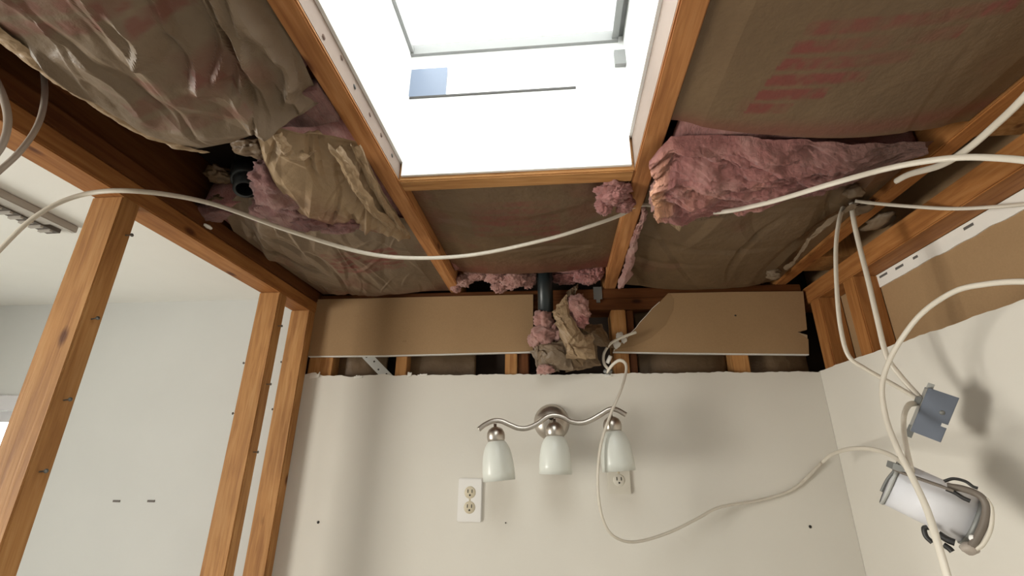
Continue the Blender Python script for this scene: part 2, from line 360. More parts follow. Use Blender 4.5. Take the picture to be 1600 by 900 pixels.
# ------------------------------------------------------------------ skylight
sk = struct(empty('window_2', (-.075, .185, 2.185)))
zl, zr = 2.183, 2.218
box('shaft_panel', SX0, SX0+.006, SY0, SY1, zl, 2.352, M_shaft, sk); box('shaft_panel', SX1-.006, SX1, SY0, SY1, zr, 2.352, M_shaft, sk)
box('shaft_panel', SX0+.006, SX1-.006, SY1-.006, SY1, 2.150, 2.352, M_shaft, sk); box('shaft_panel', SX0+.006, SX1-.006, SY0, SY0+.006, 2.150, 2.352, M_shaft, sk)
box('curb_board', SX0-.03, SX0-.004, SY0-.03, SY1+.03, 2.354, 2.50, M_shaft, sk); box('curb_board', SX1+.004, SX1+.03, SY0-.03, SY1+.03, 2.354, 2.50, M_shaft, sk)
box('curb_board', SX0-.004, SX1+.004, SY1+.004, SY1+.03, 2.354, 2.50, M_shaft, sk); box('curb_board', SX0-.004, SX1+.004, SY0-.03, SY0-.004, 2.354, 2.50, M_shaft, sk)
part(box('sky_tint_strip', SX0+.002, SX0+.085, SY1-.002, SY1+.004, 2.358, 2.438, M_sky_tint, sk), 'bluish sky tint painted as a strip at the left end of the curb')  # bluish sky at the curb, put in as a coloured strip
box('gap_shadow', SX0+.006, .058, SY1-.0078, SY1-.006, 2.348, 2.3535, M_slot, sk)  # dark strip painting the shadow line of the gap under the curb
for a in ((SX0-.03, SX0-.004, SY0-.03, SY1+.03), (SX1-.016, SX1+.03, SY0-.03, SY1+.03), (SX0-.004, SX1-.016, SY1+.004, SY1+.03), (SX0-.004, SX1-.016, SY0-.03, SY0)):
    box('frame_bar', *a, 2.500, 2.520, M_frame, sk)
box('frame_bar', SX0-.012, SX0+.004, SY0, SY1-.004, 2.486, 2.500, M_frame, sk); box('frame_bar', SX1-.022, SX1-.008, SY0, SY1-.004, 2.486, 2.500, M_frame, sk)
box('frame_bar', SX0-.012, SX1-.008, SY1-.004, SY1+.010, 2.482, 2.500, M_frame, sk)
box('corner_clip', SX1-.020, SX1+.004, SY1-.006, SY1+.004, 2.41, 2.45, M_frame, sk)
box('pane', SX0-.03, SX1+.03, SY0-.03, SY1+.03, 2.521, 2.526, M_glass, sk)

# skylight glare on the joist sides, painted as thin pale skins
M_glare = paint('skylight_glare', (.27, .205, .17), .3)
# ------------------------------------------------------------------ framing
def nails(st, pts):
    for p, dr in pts:
        dr = _n(dr); p = np.array(p)
        tube('nail', [p-dr*.004, p+dr*.006, p+dr*.012], .0014, M_dgalv, st, seg=6, n=2); lathe('nail', [(0, 0), (.0035, 0), (.0035, .0015), (0, .0015)], p+dr*.012, dr, M_dgalv, st, 8)
GS = 'studs of the open left wall'
s1 = lumber('wall_stud', -.878, -.812, .692, .730, 0, 2.07, 'wide orange brown stud nearest the camera at the far left', 'stud', GS)
nails(s1, [((-.812, .71, z), (1, -.1, .1)) for z in (1.69, 1.58, 1.83)]+[((-.878, .71, z), (-1, 0, 0)) for z in (2.02, 1.93)]+[((-.812, .72, 2.0), (1, 0, 0))])
s2 = lumber('wall_stud', -.878, -.812, 1.226, 1.264, 0, 2.07, 'middle wooden stud of the open left wall, left of the gap beside the corner stud', 'stud', GS)
nails(s2, [((-.812, 1.245, z), (1, 0, 0)) for z in (1.97, 1.80, 1.62)]+[((-.878, 1.24, z), (-1, 0, 0)) for z in (1.86, 1.72)])
s3 = lumber('wall_stud', -.878, -.812, 1.402, 1.4395, 0, 2.07, 'corner wooden stud touching the left edge of the white back wall', 'stud', GS)
nails(s3, [((-.878, 1.42, z), (-1, 0, 0)) for z in (1.9, 1.75)])
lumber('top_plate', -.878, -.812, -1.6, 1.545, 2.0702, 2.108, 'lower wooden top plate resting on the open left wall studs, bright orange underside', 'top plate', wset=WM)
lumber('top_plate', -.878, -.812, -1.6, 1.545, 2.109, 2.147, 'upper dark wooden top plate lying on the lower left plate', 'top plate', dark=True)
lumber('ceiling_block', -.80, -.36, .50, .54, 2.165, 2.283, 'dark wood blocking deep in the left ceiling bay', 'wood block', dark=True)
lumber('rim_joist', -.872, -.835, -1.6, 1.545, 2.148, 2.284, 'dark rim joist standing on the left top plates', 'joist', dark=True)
# back wall framing
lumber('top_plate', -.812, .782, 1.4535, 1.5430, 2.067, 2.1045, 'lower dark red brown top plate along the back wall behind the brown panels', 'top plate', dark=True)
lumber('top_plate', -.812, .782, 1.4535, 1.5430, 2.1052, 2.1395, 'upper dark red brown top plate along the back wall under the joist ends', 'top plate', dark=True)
GB = 'studs of the back wall'
for px0, px1, lab, dk in ((482, 520, 'wide stub of stud in the slot under the left brown panel, next to the corner', 0), (618, 636, 'orange back wall stud in the slot right of the perforated metal strap', 0),
                          (789, 808, 'orange back wall stud in the slot left of the crumpled insulation bundle', 0), (809, 826, 'darker back wall stud doubled against an orange one left of the vent pipe', 1),
                          (960, 984, 'back wall stud under the torn end of the right brown panel', 0), (986, 997, 'thin darker stud doubled beside the stud at the torn panel end', 1), (1146, 1172, 'orange back wall stud in the slot under the right brown panel', 0)):
    a = onY(px0, 570, 1.4535)[0]; b = onY(px1, 570, 1.4535)[0]
    lumber('wall_stud', a, b, 1.4535 if not dk else 1.462, 1.543, 0, 2.066, lab, 'stud', GB, bool(dk))
# right wall framing
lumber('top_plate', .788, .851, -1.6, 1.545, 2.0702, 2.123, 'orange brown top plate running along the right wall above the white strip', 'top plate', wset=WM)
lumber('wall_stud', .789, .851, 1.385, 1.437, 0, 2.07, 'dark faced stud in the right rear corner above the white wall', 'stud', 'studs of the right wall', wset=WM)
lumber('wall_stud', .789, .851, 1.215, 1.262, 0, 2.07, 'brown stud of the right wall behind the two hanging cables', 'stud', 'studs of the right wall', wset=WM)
# joists
lumber('ceiling_joist', -.351, -.3135, -1.6, 1.545, ZJ, 2.284, 'left orange ceiling joist running beside the bright skylight', 'joist', 'joists beside the skylight')
lumber('ceiling_joist', .1655, .2035, -1.6, 1.545, ZJ, 2.284, 'right orange ceiling joist running beside the bright skylight', 'joist', 'joists beside the skylight')
M_dent = mat('dent_brown', (.12, .07, .05), .9)
JL = D.objects['ceiling_joist']; JR = D.objects['ceiling_joist.001']
part(box('glare_skin', -.3135, -.3127, SY0, .789, 2.1455, 2.183, M_glare, JL), 'pinkish inner side, skylight glare painted on'); part(box('glare_skin', .1648, .1655, SY0, .789, 2.1455, 2.218, M_glare, JR), 'greyish inner side, skylight glare painted on')
R = random.Random(8)
for k in range(16):
    y = -.1+k*.056+R.uniform(-.015, .015); z = 2.150+R.uniform(.004, .024)
    lathe('nail_dent', [(0, .0012), (.0035, .0012), (.0045, 0)], (-.3126, y, z), (1, 0, .2), M_slot if k % 3 == 0 else M_dent, JL, 8)
lumber('skylight_header', -.3130, .1650, .7905, .8290, ZJ, 2.284, 'short orange header across the rear end of the skylight opening', 'header')
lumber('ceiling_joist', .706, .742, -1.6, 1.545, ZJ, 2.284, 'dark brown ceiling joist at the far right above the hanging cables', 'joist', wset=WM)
lumber('ceiling_block', .743, .86, .64, .753, 2.150, 2.283, 'brown wood block between the right joist and the right wall, upper right', 'wood block')
lumber('ceiling_block', .743, .86, 1.262, 1.372, 2.150, 2.283, 'brown wood block between the right joist and right wall near the rear corner', 'wood block')

# ------------------------------------------------------------------ brown drywall back panels
def panel(name, outline, y0, y1, label, cat, prt=None):
    e = empty(name, tuple(np.mean([(p[0], y0, p[1]) for p in outline], 0))); n = len(outline)
    bm = bmesh.new(); V = [(x, y0, z) for x, z in outline]+[(x, y1, z) for x, z in outline]
    if prt is None: recalc(mk('paper_face', V, [tuple(range(n)), tuple(range(n, 2*n))[::-1]]+[(i, (i+1) % n, n+(i+1) % n, n+i) for i in range(n)], M_card, e))
    else:
        # a fine grid trimmed to the outline carries the darker stain
        recalc(mk('paper_face', V, [tuple(range(n)), tuple(range(n, 2*n))[::-1]]+[(i, (i+1) % n, n+(i+1) % n, n+i) for i in range(n)], M_card, e))
        q = prt; m = len(q)
        part(recalc(mk('water_stain', [(x, y0-.0006, z) for x, z in q]+[(x, y0-.0001, z) for x, z in q], [tuple(range(m)), tuple(range(m, 2*m))[::-1]]+[(i, (i+1) % m, m+(i+1) % m, m+i) for i in range(m)], M_stain, e)), 'darker brown stain at the torn end')
    return tag(e, label, cat), e
M_stain = mat('stained_paper', (.315, .20, .105), .8, spec=.15)
PX = lambda px, py: tuple(onY(px, py, YB)[[0, 2]])
_, e = panel('drywall_panel', [PX(*p) for p in ((484, 468), (486, 510), (482, 556), (600, 555), (720, 552), (833, 549), (833, 505), (833, 460), (700, 463), (580, 466))], YB, YB+.012, 'long brown paper faced drywall strip left of the black vent pipe', 'drywall panel')
def edge(pts, e, th=.003):
    P = [np.array(onY(*p, YB-.0005)) for p in pts]; V = []; n = len(P)
    for p in P: V += [p+np.array((0, 0, th/2)), p-np.array((0, 0, th/2)), p+np.array((0, .012, -th/2)), p+np.array((0, .012, th/2))]
    Fc = [(i*4+k, i*4+(k+1) % 4, (i+1)*4+(k+1) % 4, (i+1)*4+k) for i in range(n-1) for k in range(4)]+[(0, 1, 2, 3), tuple((n-1)*4+k for k in range(4))[::-1]]
    part(recalc(mk('gypsum_edge', V, Fc, M_gyp, e)), 'pale broken gypsum edge')
edge([(482, 557), (600, 556), (720, 553), (833, 550)], e)
p = onY(632, 533, YB-.0005); box('gouge', p[0]-.006, p[0]+.006, YB-.001, YB, p[2]-.003, p[2]+.002, M_stain, e)
R = np.random.RandomState(5); tear = []
for a, b in (((1045, 457), (1030, 472)), ((1030, 472), (1000, 505)), ((1000, 505), (978, 530)), ((978, 530), (960, 546))):
    for t in (0, .33, .66): tear.append((a[0]+(b[0]-a[0])*t+R.uniform(-1.5, 1.5), a[1]+(b[1]-a[1])*t+R.uniform(-1.5, 1.5)))
out = [(1255, 455), (1150, 456)]+tear+[(958, 549), (1060, 551), (1160, 552), (1264, 553), (1263, 530), (1246, 519), (1261, 515), (1258, 485)]
_, e = panel('drywall_panel', [PX(*p) for p in out], YB, YB+.012, 'brown paper faced drywall strip with torn left end, right of the vent pipe', 'drywall panel',
             [PX(*p) for p in tear[:12]]+[PX(*p) for p in ((962, 546), (990, 541), (1018, 528), (1040, 508), (1052, 485), (1053, 468), (1048, 459))])
edge([(958, 550), (1060, 552), (1160, 553), (1264, 554)], e)
edge(tear[3:]+[(959, 548)], e, .004)
for i, (px, py, s) in enumerate(((968, 525, .012), (963, 538, .012), (975, 531, .009))):
    p = onY(px, py, YB-.004); blob('torn_gypsum', p, (s, .004, s*1.1), M_gyp, e, 30+i, .5, 2, 3)
p = onY(1253, 520, YB-.002); mk('torn_flap', [p+np.array(q) for q in ((-.012, 0, .002), (.012, -.004, -.008), (.012, 0, -.018))], [(0, 1, 2)], M_kraft_l, e)
p = onY(1149, 493, YB-.0008); lathe('screw_hole', [(0, 0), (.003, 0), (.002, .0008), (0, .0008)], p, (0, -1, 0), M_slot, e, 10)

# ------------------------------------------------------------------ batts in the back wall bays
for a, b, lab in ((-.745, -.562, 'brown faced wall batt behind the perforated metal strap'), (-.525, -.262, 'dark brown faced wall batt in the wide slot between two orange studs'),
                  (.262, .535, 'dark brown faced wall batt in the slot under the right panel'), (.59, .775, 'dark wall batt in the slot at the right rear corner')):
    def fn(P, u, v):
        P[..., 1] += -.02*np.sin(np.pi*v)*1+.02*fbm(P[..., 0]*9, P[..., 2]*9, 0, int(abs(a)*90), 4); return P
    o = loft('wall_batt', [(a, 1.50, 1.55), (a, 1.50, 2.066)], [(b, 1.50, 1.55), (b, 1.50, 2.066)], 70, 40, fn, M_kraft_d, None, None, True)
    sol = o.modifiers.new('thick', 'SOLIDIFY'); sol.thickness = .02; sol.offset = -1
    tag(o, lab, 'insulation', 'insulation batts in the back wall bays')

# ------------------------------------------------------------------ insulation in the ceiling bays
def rows(x, y, x0, x1, y0, y1, n, s, lean=0, short=None):
    """illegible red print: n rows of letter blots"""
    r = (y-y0)/(y1-y0)*n; k = np.floor(r); fr = r-k
    right = x1 if short is None else x1+short*(n-1-k)/(n-1)
    ins = (r > 0)*(r < n)*(x > x0)*(x < right)
    let = (.45+.55*np.clip((vn(x*110, k*7.3+fr*2.5, 0, s)-.32)*4, 0, 1))*np.clip((vn(x*24, k*3.1, 0, s+5)-.15)*7, 0, 1)
    return ins*np.clip((.5-np.abs(fr-.5))*7-.5, 0, 1)*let*np.clip(.2+1.0*vn(x*14, y*14, 0, s+2), 0, 1)
def slab(e, x0, x1, y0, y1, z0, z1, m=None):
    """the wool body above a facing"""
    def fn(P, u, v):
        P[..., 2] += .02*fbm(P[..., 0]*20, P[..., 1]*20, 0, 3, 3); return P
    o = loft('fiberglass', [(x0, y0, z0), (x0, y1, z0)], [(x1, y0, z0), (x1, y1, z0)], 60, 30, fn, m or M_pink, e, None, True)
    s = o.modifiers.new('thick', 'SOLIDIFY'); s.thickness = z1-z0; s.offset = 1; return o

# left front batt: a sagging, creased sheet; its loose left edge hangs over the plate
e = empty('insulation_batt', (-.55, .2, 2.14)); tag(e, 'large sagging brown kraft faced batt with deep creases, upper left corner', 'insulation')
A = [(-.77, -.9, 2.10)]+[(-.765, -.2, 2.10)]+[onZ(-160, -55, 2.095), onZ(0, 57, 2.088), onZ(60, 107, 2.085), onZ(140, 158, 2.078), onZ(215, 205, 2.072), onZ(265, 224, 2.070), onZ(305, 233, 2.070)]
B = [(-.352, -.9, 2.15), (-.352, -.2, 2.15), (-.352, .2, 2.15), (-.352, .35, 2.15), (-.352, .45, 2.148), onZ(502, 158, 2.135), onZ(470, 180, 2.110), onZ(425, 196, 2.085), onZ(365, 222, 2.075)]
def fn(P, u, v):
    x, y = P[..., 0].copy(), P[..., 1].copy()
    c = creases(x, y, 34, 11, 96, 14, .022, .052, .20)*np.clip(v*2.0-.45, 0, 1)+creases(x, y, 30, 19, 100, 12, .011, .022, .14)*np.clip(v*2.6-1.1, 0, 1)
    c += creases(x, y, 60, 12, 80, 40, .013, .012, .08)*np.clip(.3+v, 0, 1)
    c += creases(x, y, 24, 17, 50, 35, .02, .016, .10)*np.clip((u-.55)*3, 0, 1)
    for a_, b_, dp, wl, wr in (((335, -30), (392, 140), .020, .012, .040), ((372, 10), (478, 150), .022, .034, .010), ((318, 0), (352, 120), .016, .010, .03), ((402, 50), (490, 150), .015, .022, .008), ((250, 10), (330, 120), .014, .012, .035),
                               ((190, -10), (240, 70), .014, .010, .03), ((300, 110), (420, 175), .010, .015, .02), ((120, 60), (250, 150), .010, .03, .02), ((60, 60), (180, 160), .010, .025, .015), ((420, 90), (455, 165), .012, .008, .018), ((435, -20), (480, 90), .016, .02, .01)):
        c += fold(x, y, onZ(*a_, 2.11), onZ(*b_, 2.11), dp, wl, wr)
    edge_ = np.clip(np.minimum(v, 1-v)*14, 0, 1)*np.clip((1-u)*16, 0, 1)
    P[..., 2] += (-.030*np.sin(np.pi*v)**.8+c+.02*fbm(x*11, y*11, 0, 6, 4))*edge_ + .004*fbm(x*40, y*40, 0, 2, 2)
    return P
def prt(P, u, v):
    x, y = P[..., 0], P[..., 1]
    p = rows(x, y, -.66, -.42, .24, .37, 5, 3)*.6+rows(x, y, -.60, -.44, .43, .52, 3, 8)*.5
    return np.clip(p+.75*np.clip(fbm(x*9, y*9, 0, 21, 4)*3-.25, 0, .45), 0, .8)
loft('kraft_facing', A, B, 420, 170, fn, M_kraft, e, prt)
# stapling flange folded along the loose edge
A2 = [np.array(p)+np.array((-.012, 0, .004)) for p in A[2:]]; B2 = [np.array(p)+np.array((.022, .006, -.004)) for p in A[2:]]
def fn(P, u, v):
    P[..., 2] += .006*np.sin(np.pi*v)*-1+.010*fbm(u*22, v*2, 0, 14, 3); P[..., 0] += .008*fbm(u*16, v*2, 0, 4, 3); return P
part(loft('stapling_flange', A2, B2, 200, 14, fn, M_kraft_l, e), 'paler folded paper edge')
slab(e, -.76, -.36, -.9, .50, 2.152, 2.23)

# pink layer glimpsed between the front batt and the torn flap
e = empty('insulation_batt', (-.42, .62, 2.14)); tag(e, 'torn crumpled kraft batt hanging beside the left joist with pink wool at its lower edge', 'insulation')
# outline of the hanging flap, from its upper tear round to its pointed lower right end
A = [onZ(402, 212, 2.075), onZ(412, 250, 2.070), onZ(432, 290, 2.066), onZ(470, 335, 2.070), onZ(520, 352, 2.078), onZ(580, 362, 2.095), onZ(640, 374, 2.125)]
B = [onZ(425, 196, 2.085), onZ(470, 210, 2.09), onZ(520, 214, 2.10), onZ(556, 222, 2.115), onZ(574, 250, 2.128), onZ(598, 300, 2.130), onZ(642, 370, 2.134)]
def fn(P, u, v):
    x, y = P[..., 0].copy(), P[..., 1].copy()
    ed = np.clip(np.minimum(v, 1-v)*8, .15, 1)*np.clip(np.minimum(u, 1-u)*10, .15, 1)
    h = crumple(x, y, 30, 5, .030)+creases(x, y, 34, 31, 125, 25, .013, .013, .09)+creases(x, y, 30, 32, 60, 60, .008, .006, .05)
    P[..., 2] += (h-.022*np.sin(np.pi*v))*ed; P[..., 0] += .004*fbm(x*30, y*30, 0, 3, 3); return P
def prt(P, u, v):
    x, y = P[..., 0], P[..., 1]
    return np.clip(np.clip(1-v*2.3, 0, 1)*np.clip((u-.25)*4, 0, 1)*(.25+1.4*np.clip(fbm(x*18, y*18, 0, 5, 4)+.12, 0, 1)), 0, .7)
loft('kraft_facing', A, B, 240, 170, fn, M_kraft_l, e, prt)
def strip_roll(pts, wd, seed, m=M_kraft_l, name='torn_paper_roll'):
    P = [np.array(q) for q in pts]; A = [q+np.array((-wd/2, 0, .004)) for q in P]; B = [q+np.array((wd/2, .004, .004)) for q in P]
    def fn(Q, u, v):
        Q[..., 2] -= wd*.55*np.sin(np.pi*v)**.6; Q[..., 0] += .010*fbm(u*9, v*3, 0, seed, 3); Q[..., 2] += .012*fbm(u*14, v*4, 0, seed+1, 3); return Q
    return loft(name, A, B, 90, 18, fn, m, e)
strip_roll([onZ(428, 206, 2.078), onZ(440, 222, 2.070), onZ(448, 240, 2.066), onZ(470, 244, 2.066), onZ(482, 238, 2.070)], .018, 3)
strip_roll([onZ(520, 226, 2.085), onZ(540, 255, 2.083), onZ(556, 290, 2.085), onZ(580, 325, 2.092), onZ(610, 352, 2.106)], .022, 6)
strip_roll([onZ(552, 224, 2.105), onZ(562, 246, 2.110), onZ(580, 285, 2.112), onZ(600, 320, 2.114), onZ(634, 366, 2.122)], .015, 9)
for i, (px, py, z, r) in enumerate(((440, 300, 2.085, (.05, .045, .03)), (420, 275, 2.09, (.03, .03, .03)), (480, 345, 2.085, (.05, .03, .022)), (530, 352, 2.088, (.05, .025, .018)), (455, 330, 2.095, (.06, .05, .025)))):
    blob('fiberglass', onZ(px, py, z), r, M_pink_d, e, i+40, .5, 2.5, 4)
slab(e, -.50, -.352, .56, .92, 2.150, 2.23)
slab(e, -.47, -.353, .525, .60, 2.128, 2.15, M_pink_d)

# left rear batt
e = empty('insulation_batt', (-.58, 1.1, 2.14)); tag(e, 'brown kraft faced batt with faint red print filling the left rear ceiling bay', 'insulation')
A = [(-.70, .84, 2.165), (-.765, .88, 2.148), (-.80, .97, 2.139), (-.80, 1.15, 2.138), (-.80, 1.40, 2.141), (-.80, 1.45, 2.142)]
B = [(-.48, .86, 2.14), (-.42, .90, 2.137), (-.352, .95, 2.145), (-.352, 1.15, 2.145), (-.352, 1.40, 2.145), (-.352, 1.45, 2.145)]
def fn(P, u, v):
    x, y = P[..., 0].copy(), P[..., 1].copy()
    ed = np.clip(np.minimum(v, 1-v)*12, 0, 1)*np.clip((1-u)*12, 0, 1)
    h = creases(x, y, 50, 51, 100, 25, .016, .020, .10)*np.clip(1.3-1.6*v, .12, 1)*np.clip(1.25-u, .15, 1)+creases(x, y, 30, 52, 100, 50, .009, .004, .05)
    P[..., 2] += (h-.030*np.sin(np.pi*v)**.7*np.clip(u*4+.3, 0, 1)+.008*fbm(x*12, y*12, 0, 5, 3))*ed; return P
def prt(P, u, v):
    x, y = P[..., 0], P[..., 1]
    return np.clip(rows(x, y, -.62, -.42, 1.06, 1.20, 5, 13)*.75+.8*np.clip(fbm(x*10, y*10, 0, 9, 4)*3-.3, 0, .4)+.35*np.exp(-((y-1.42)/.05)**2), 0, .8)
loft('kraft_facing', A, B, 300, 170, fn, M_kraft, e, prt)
slab(e, -.80, -.353, .86, 1.45, 2.152, 2.23)
for i, (px, py, z, r, m) in enumerate(((345, 316, 2.165, (.030, .022, .012), M_kraft_d), (345, 275, 2.20, (.03, .025, .015), M_kraft_d), (395, 232, 2.13, (.035, .022, .012), M_kraft_d), (430, 330, 2.14, (.05, .05, .03), M_pink_d), (330, 330, 2.15, (.05, .03, .02), M_pink_d))):
    blob('torn_scrap', onZ(px, py, z), r, m, e, i+70, .7, 2.2, 4)
p = onZ(325, 354, 2.115); blob('white_scrap', p, (.005, .013, .004), M_gyp, e, 77, .4, 2, 3)

# centre batt behind the header
e = empty('insulation_batt', (-.07, 1.1, 2.16)); tag(e, 'flat brown kraft batt with faded red print behind the skylight header', 'insulation')
def fn(P, u, v):
    x, y = P[..., 0].copy(), P[..., 1].copy(); ed = np.clip(np.minimum(v, 1-v)*9, 0, 1)
    P[..., 2] += (-.014*np.sin(np.pi*v)+creases(x, y, 14, 61, 10, 30, .02, .005, .12)+.006*fbm(x*12, y*12, 0, 3, 4))*ed+.03*np.clip(.06-v, 0, 1)*6*.5; return P
def prt(P, u, v):
    x, y = P[..., 0], P[..., 1]
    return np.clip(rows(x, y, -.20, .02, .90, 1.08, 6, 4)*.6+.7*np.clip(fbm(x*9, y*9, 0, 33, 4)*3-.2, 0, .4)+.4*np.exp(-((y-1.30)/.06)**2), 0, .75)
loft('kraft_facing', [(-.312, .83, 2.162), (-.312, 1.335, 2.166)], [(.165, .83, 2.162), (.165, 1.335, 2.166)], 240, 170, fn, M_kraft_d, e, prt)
slab(e, -.31, .163, .835, 1.33, 2.172, 2.25)

# right front batt with the printed block and the thick pink end
e = empty('insulation_batt', (.45, .2, 2.14)); tag(e, 'wide brown kraft batt with block of red print at upper right, thick pink wool end', 'insulation')
def fn(P, u, v):
    x, y = P[..., 0].copy(), P[..., 1].copy(); ed = np.clip(np.minimum(v, 1-v)*10, 0, 1)
    h = creases(x, y, 8, 71, 95, 8, .03, .014, .25)*np.clip(1-3.5*v, 0, 1)+creases(x, y, 10, 73, 80, 14, .03, .008, .2)*np.clip(v*3-1.9, 0, 1)
    P[..., 2] += (-.035*np.sin(np.pi*v)**.75+h+.008*fbm(x*8, y*8, 0, 3, 3))*ed; return P
pa = onZ(1270, 45, 2.108); pb = onZ(1165, 188, 2.108)
def prt(P, u, v):
    x, y = P[..., 0], P[..., 1]; xs = x-(pa[0]+(pb[0]-pa[0])*(y-pa[1])/(pb[1]-pa[1]))
    yb = y+.018*np.clip(xs/.25, 0, 1)
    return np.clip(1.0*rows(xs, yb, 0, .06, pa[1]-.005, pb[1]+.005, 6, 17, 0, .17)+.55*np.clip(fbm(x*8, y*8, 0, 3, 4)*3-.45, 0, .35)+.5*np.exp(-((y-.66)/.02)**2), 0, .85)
loft('kraft_facing', [(.205, -.9, 2.15), (.205, .655, 2.145)], [(.704, -.9, 2.15), (.704, .70, 2.145)], 460, 170, fn, M_kraft_d, e, prt)
slab(e, .21, .70, -.9, .62, 2.16, 2.24); slab(e, .222, .64, .64, .72, 2.146, 2.158)
A = [onZ(1016, 250, 2.120), onZ(1052, 212, 2.135), onZ(1140, 214, 2.135), onZ(1250, 219, 2.132), onZ(1350, 224, 2.130), onZ(1445, 221, 2.135)]
B = [onZ(1020, 332, 2.085), onZ(1060, 342, 2.085), onZ(1130, 330, 2.095), onZ(1200, 312, 2.105), onZ(1300, 285, 2.118), onZ(1447, 236, 2.13)]
def fn(P, u, v):
    x, y = P[..., 0].copy(), P[..., 1].copy()
    q = np.stack((u*4+v*1.0, v*9-u*3.0), 0)
    st = fbm(q[0]*1.6, q[1]*1.2, 0, 5, 5)+.30*fbm(u*18+v*4, v*60-u*20, 0, 15, 4)+.45*np.abs(fbm(q[0]*2.2, q[1]*3, 1, 9, 4)); tap = np.clip((1-u)*3, .25, 1)
    P[..., 2] += (-.045*np.sin(np.pi*v)**.6+.060*st)*tap*np.clip(np.minimum(v, 1-v)*10, .2, 1)
    P[..., 1] += .012*fbm(u*16, v*6, 0, 2, 4); P[..., 0] += .02*fbm(v*10, u*3, 0, 12, 4)*np.clip(1-u*3, 0, 1)
    return P
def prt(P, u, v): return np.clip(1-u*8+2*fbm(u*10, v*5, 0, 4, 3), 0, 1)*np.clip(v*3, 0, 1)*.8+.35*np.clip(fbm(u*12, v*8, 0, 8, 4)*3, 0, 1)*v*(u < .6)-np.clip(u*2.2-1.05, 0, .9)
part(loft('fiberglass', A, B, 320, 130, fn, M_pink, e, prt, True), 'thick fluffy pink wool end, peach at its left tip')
blob('fiberglass', onZ(1035, 300, 2.115), (.022, .05, .025), M_pink_l, e, 91, .5, 2.5, 5)
p = [onZ(1035, 332, 2.075), onZ(1070, 340, 2.07), onZ(1062, 362, 2.055), onZ(1048, 352, 2.06)]
def fn(P, u, v): P[..., 2] += .006*fbm(u*6, v*6, 0, 2, 3); return P
part(loft('torn_paper', [p[0], p[3]], [p[1], p[2]], 20, 20, fn, M_kraft_l, e), 'pale torn paper tab')
A = [onZ(1060, 343, 2.088), onZ(1120, 333, 2.098), onZ(1190, 316, 2.108), onZ(1300, 288, 2.12)]; B = [onZ(1064, 349, 2.088), onZ(1124, 341, 2.098), onZ(1194, 323, 2.108), onZ(1302, 293, 2.12)]
def fn(P, u, v): P[..., 2] += .012*fbm(u*24, v*3, 0, 2, 4); P[..., 1] += .012*fbm(u*30, v*2, 0, 7, 4); return P
loft('torn_paper_edge', A, B, 120, 8, fn, M_kraft_d, e)

# right rear batt
e = empty('insulation_batt', (.45, 1.15, 2.15)); tag(e, 'brown kraft batt filling right rear ceiling bay under the pink wool', 'insulation')
def fn(P, u, v):
    x, y = P[..., 0].copy(), P[..., 1].copy(); ed = np.clip(np.minimum(v, 1-v)*9, 0, 1)
    h = creases(x, y, 12, 81, 80, 20, .03, .008, .15)+creases(x, y, 8, 83, 5, 12, .02, .006, .2)+creases(x, y, 8, 84, 95, 8, .02, .02, .2)*np.clip(v*4-2.9, 0, 1)
    P[..., 2] += (-.026*np.sin(np.pi*v)**.8+h+.006*fbm(x*10, y*10, 0, 3, 3))*ed; return P
def prt(P, u, v):
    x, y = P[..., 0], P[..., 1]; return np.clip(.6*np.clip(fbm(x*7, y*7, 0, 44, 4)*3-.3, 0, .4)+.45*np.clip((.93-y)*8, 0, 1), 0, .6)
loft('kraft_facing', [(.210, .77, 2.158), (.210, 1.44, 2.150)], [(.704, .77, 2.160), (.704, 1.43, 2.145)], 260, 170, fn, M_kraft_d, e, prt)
slab(e, .21, .70, .80, 1.44, 2.170, 2.25)
A = [onZ(1225, 420, 2.128), onZ(1260, 375, 2.126), onZ(1295, 342, 2.128), onZ(1330, 318, 2.13)]; B = [q+np.array((.022, .004, .008)) for q in A]
def fn(P, u, v): P[..., 2] += -.008*np.sin(np.pi*v)+.012*fbm(u*10, v*3, 0, 6, 3); P[..., 0] += .02*fbm(u*7, v, 0, 8, 3); return P
loft('stapling_flange', A, B, 60, 10, fn, M_kraft, e)
for i, (px, py, z, r) in enumerate(((1210, 428, 2.13, (.022, .02, .014)), (1335, 300, 2.13, (.02, .015, .012)), (1345, 325, 2.14, (.02, .03, .012)), (1375, 345, 2.145, (.03, .04, .012)))):
    blob('torn_scrap', onZ(px, py, z), r, M_kraft, e, i+110, .7, 2.2, 3)

# loose pink tufts
def tuft(label, items, parts_m=M_pink_l, name='insulation_tuft'):
    c = np.array(items[0][0]); e = empty(name, tuple(c)); tag(e, label, 'insulation')
    for i, (p, r, s) in enumerate(items): blob('fiberglass', p, r, parts_m, e, s, .55, 2.4, 5, 0, .2)
    return e
tuft('pale pink wool tuft on the back wall plate left of the vent pipe', [(onY(724, 438, 1.39), (.030, .022, .020), 1), (onY(745, 428, 1.375), (.036, .025, .020), 2), (onY(775, 430, 1.375), (.036, .025, .028), 3), (onY(800, 433, 1.38), (.040, .025, .036), 4), (onY(824, 436, 1.40), (.026, .02, .028), 5), (onY(713, 447, 1.41), (.018, .015, .020), 6), (onY(780, 448, 1.40), (.028, .02, .02), 7)])
tuft('dull pink wool mass behind and right of the black vent pipe', [(onY(885, 432, 1.43), (.045, .02, .026), 11), (onY(915, 430, 1.40), (.040, .025, .030), 12), (onY(936, 418, 1.38), (.018, .02, .034), 13), (onY(892, 418, 1.39), (.05, .022, .018), 14)], M_pink)
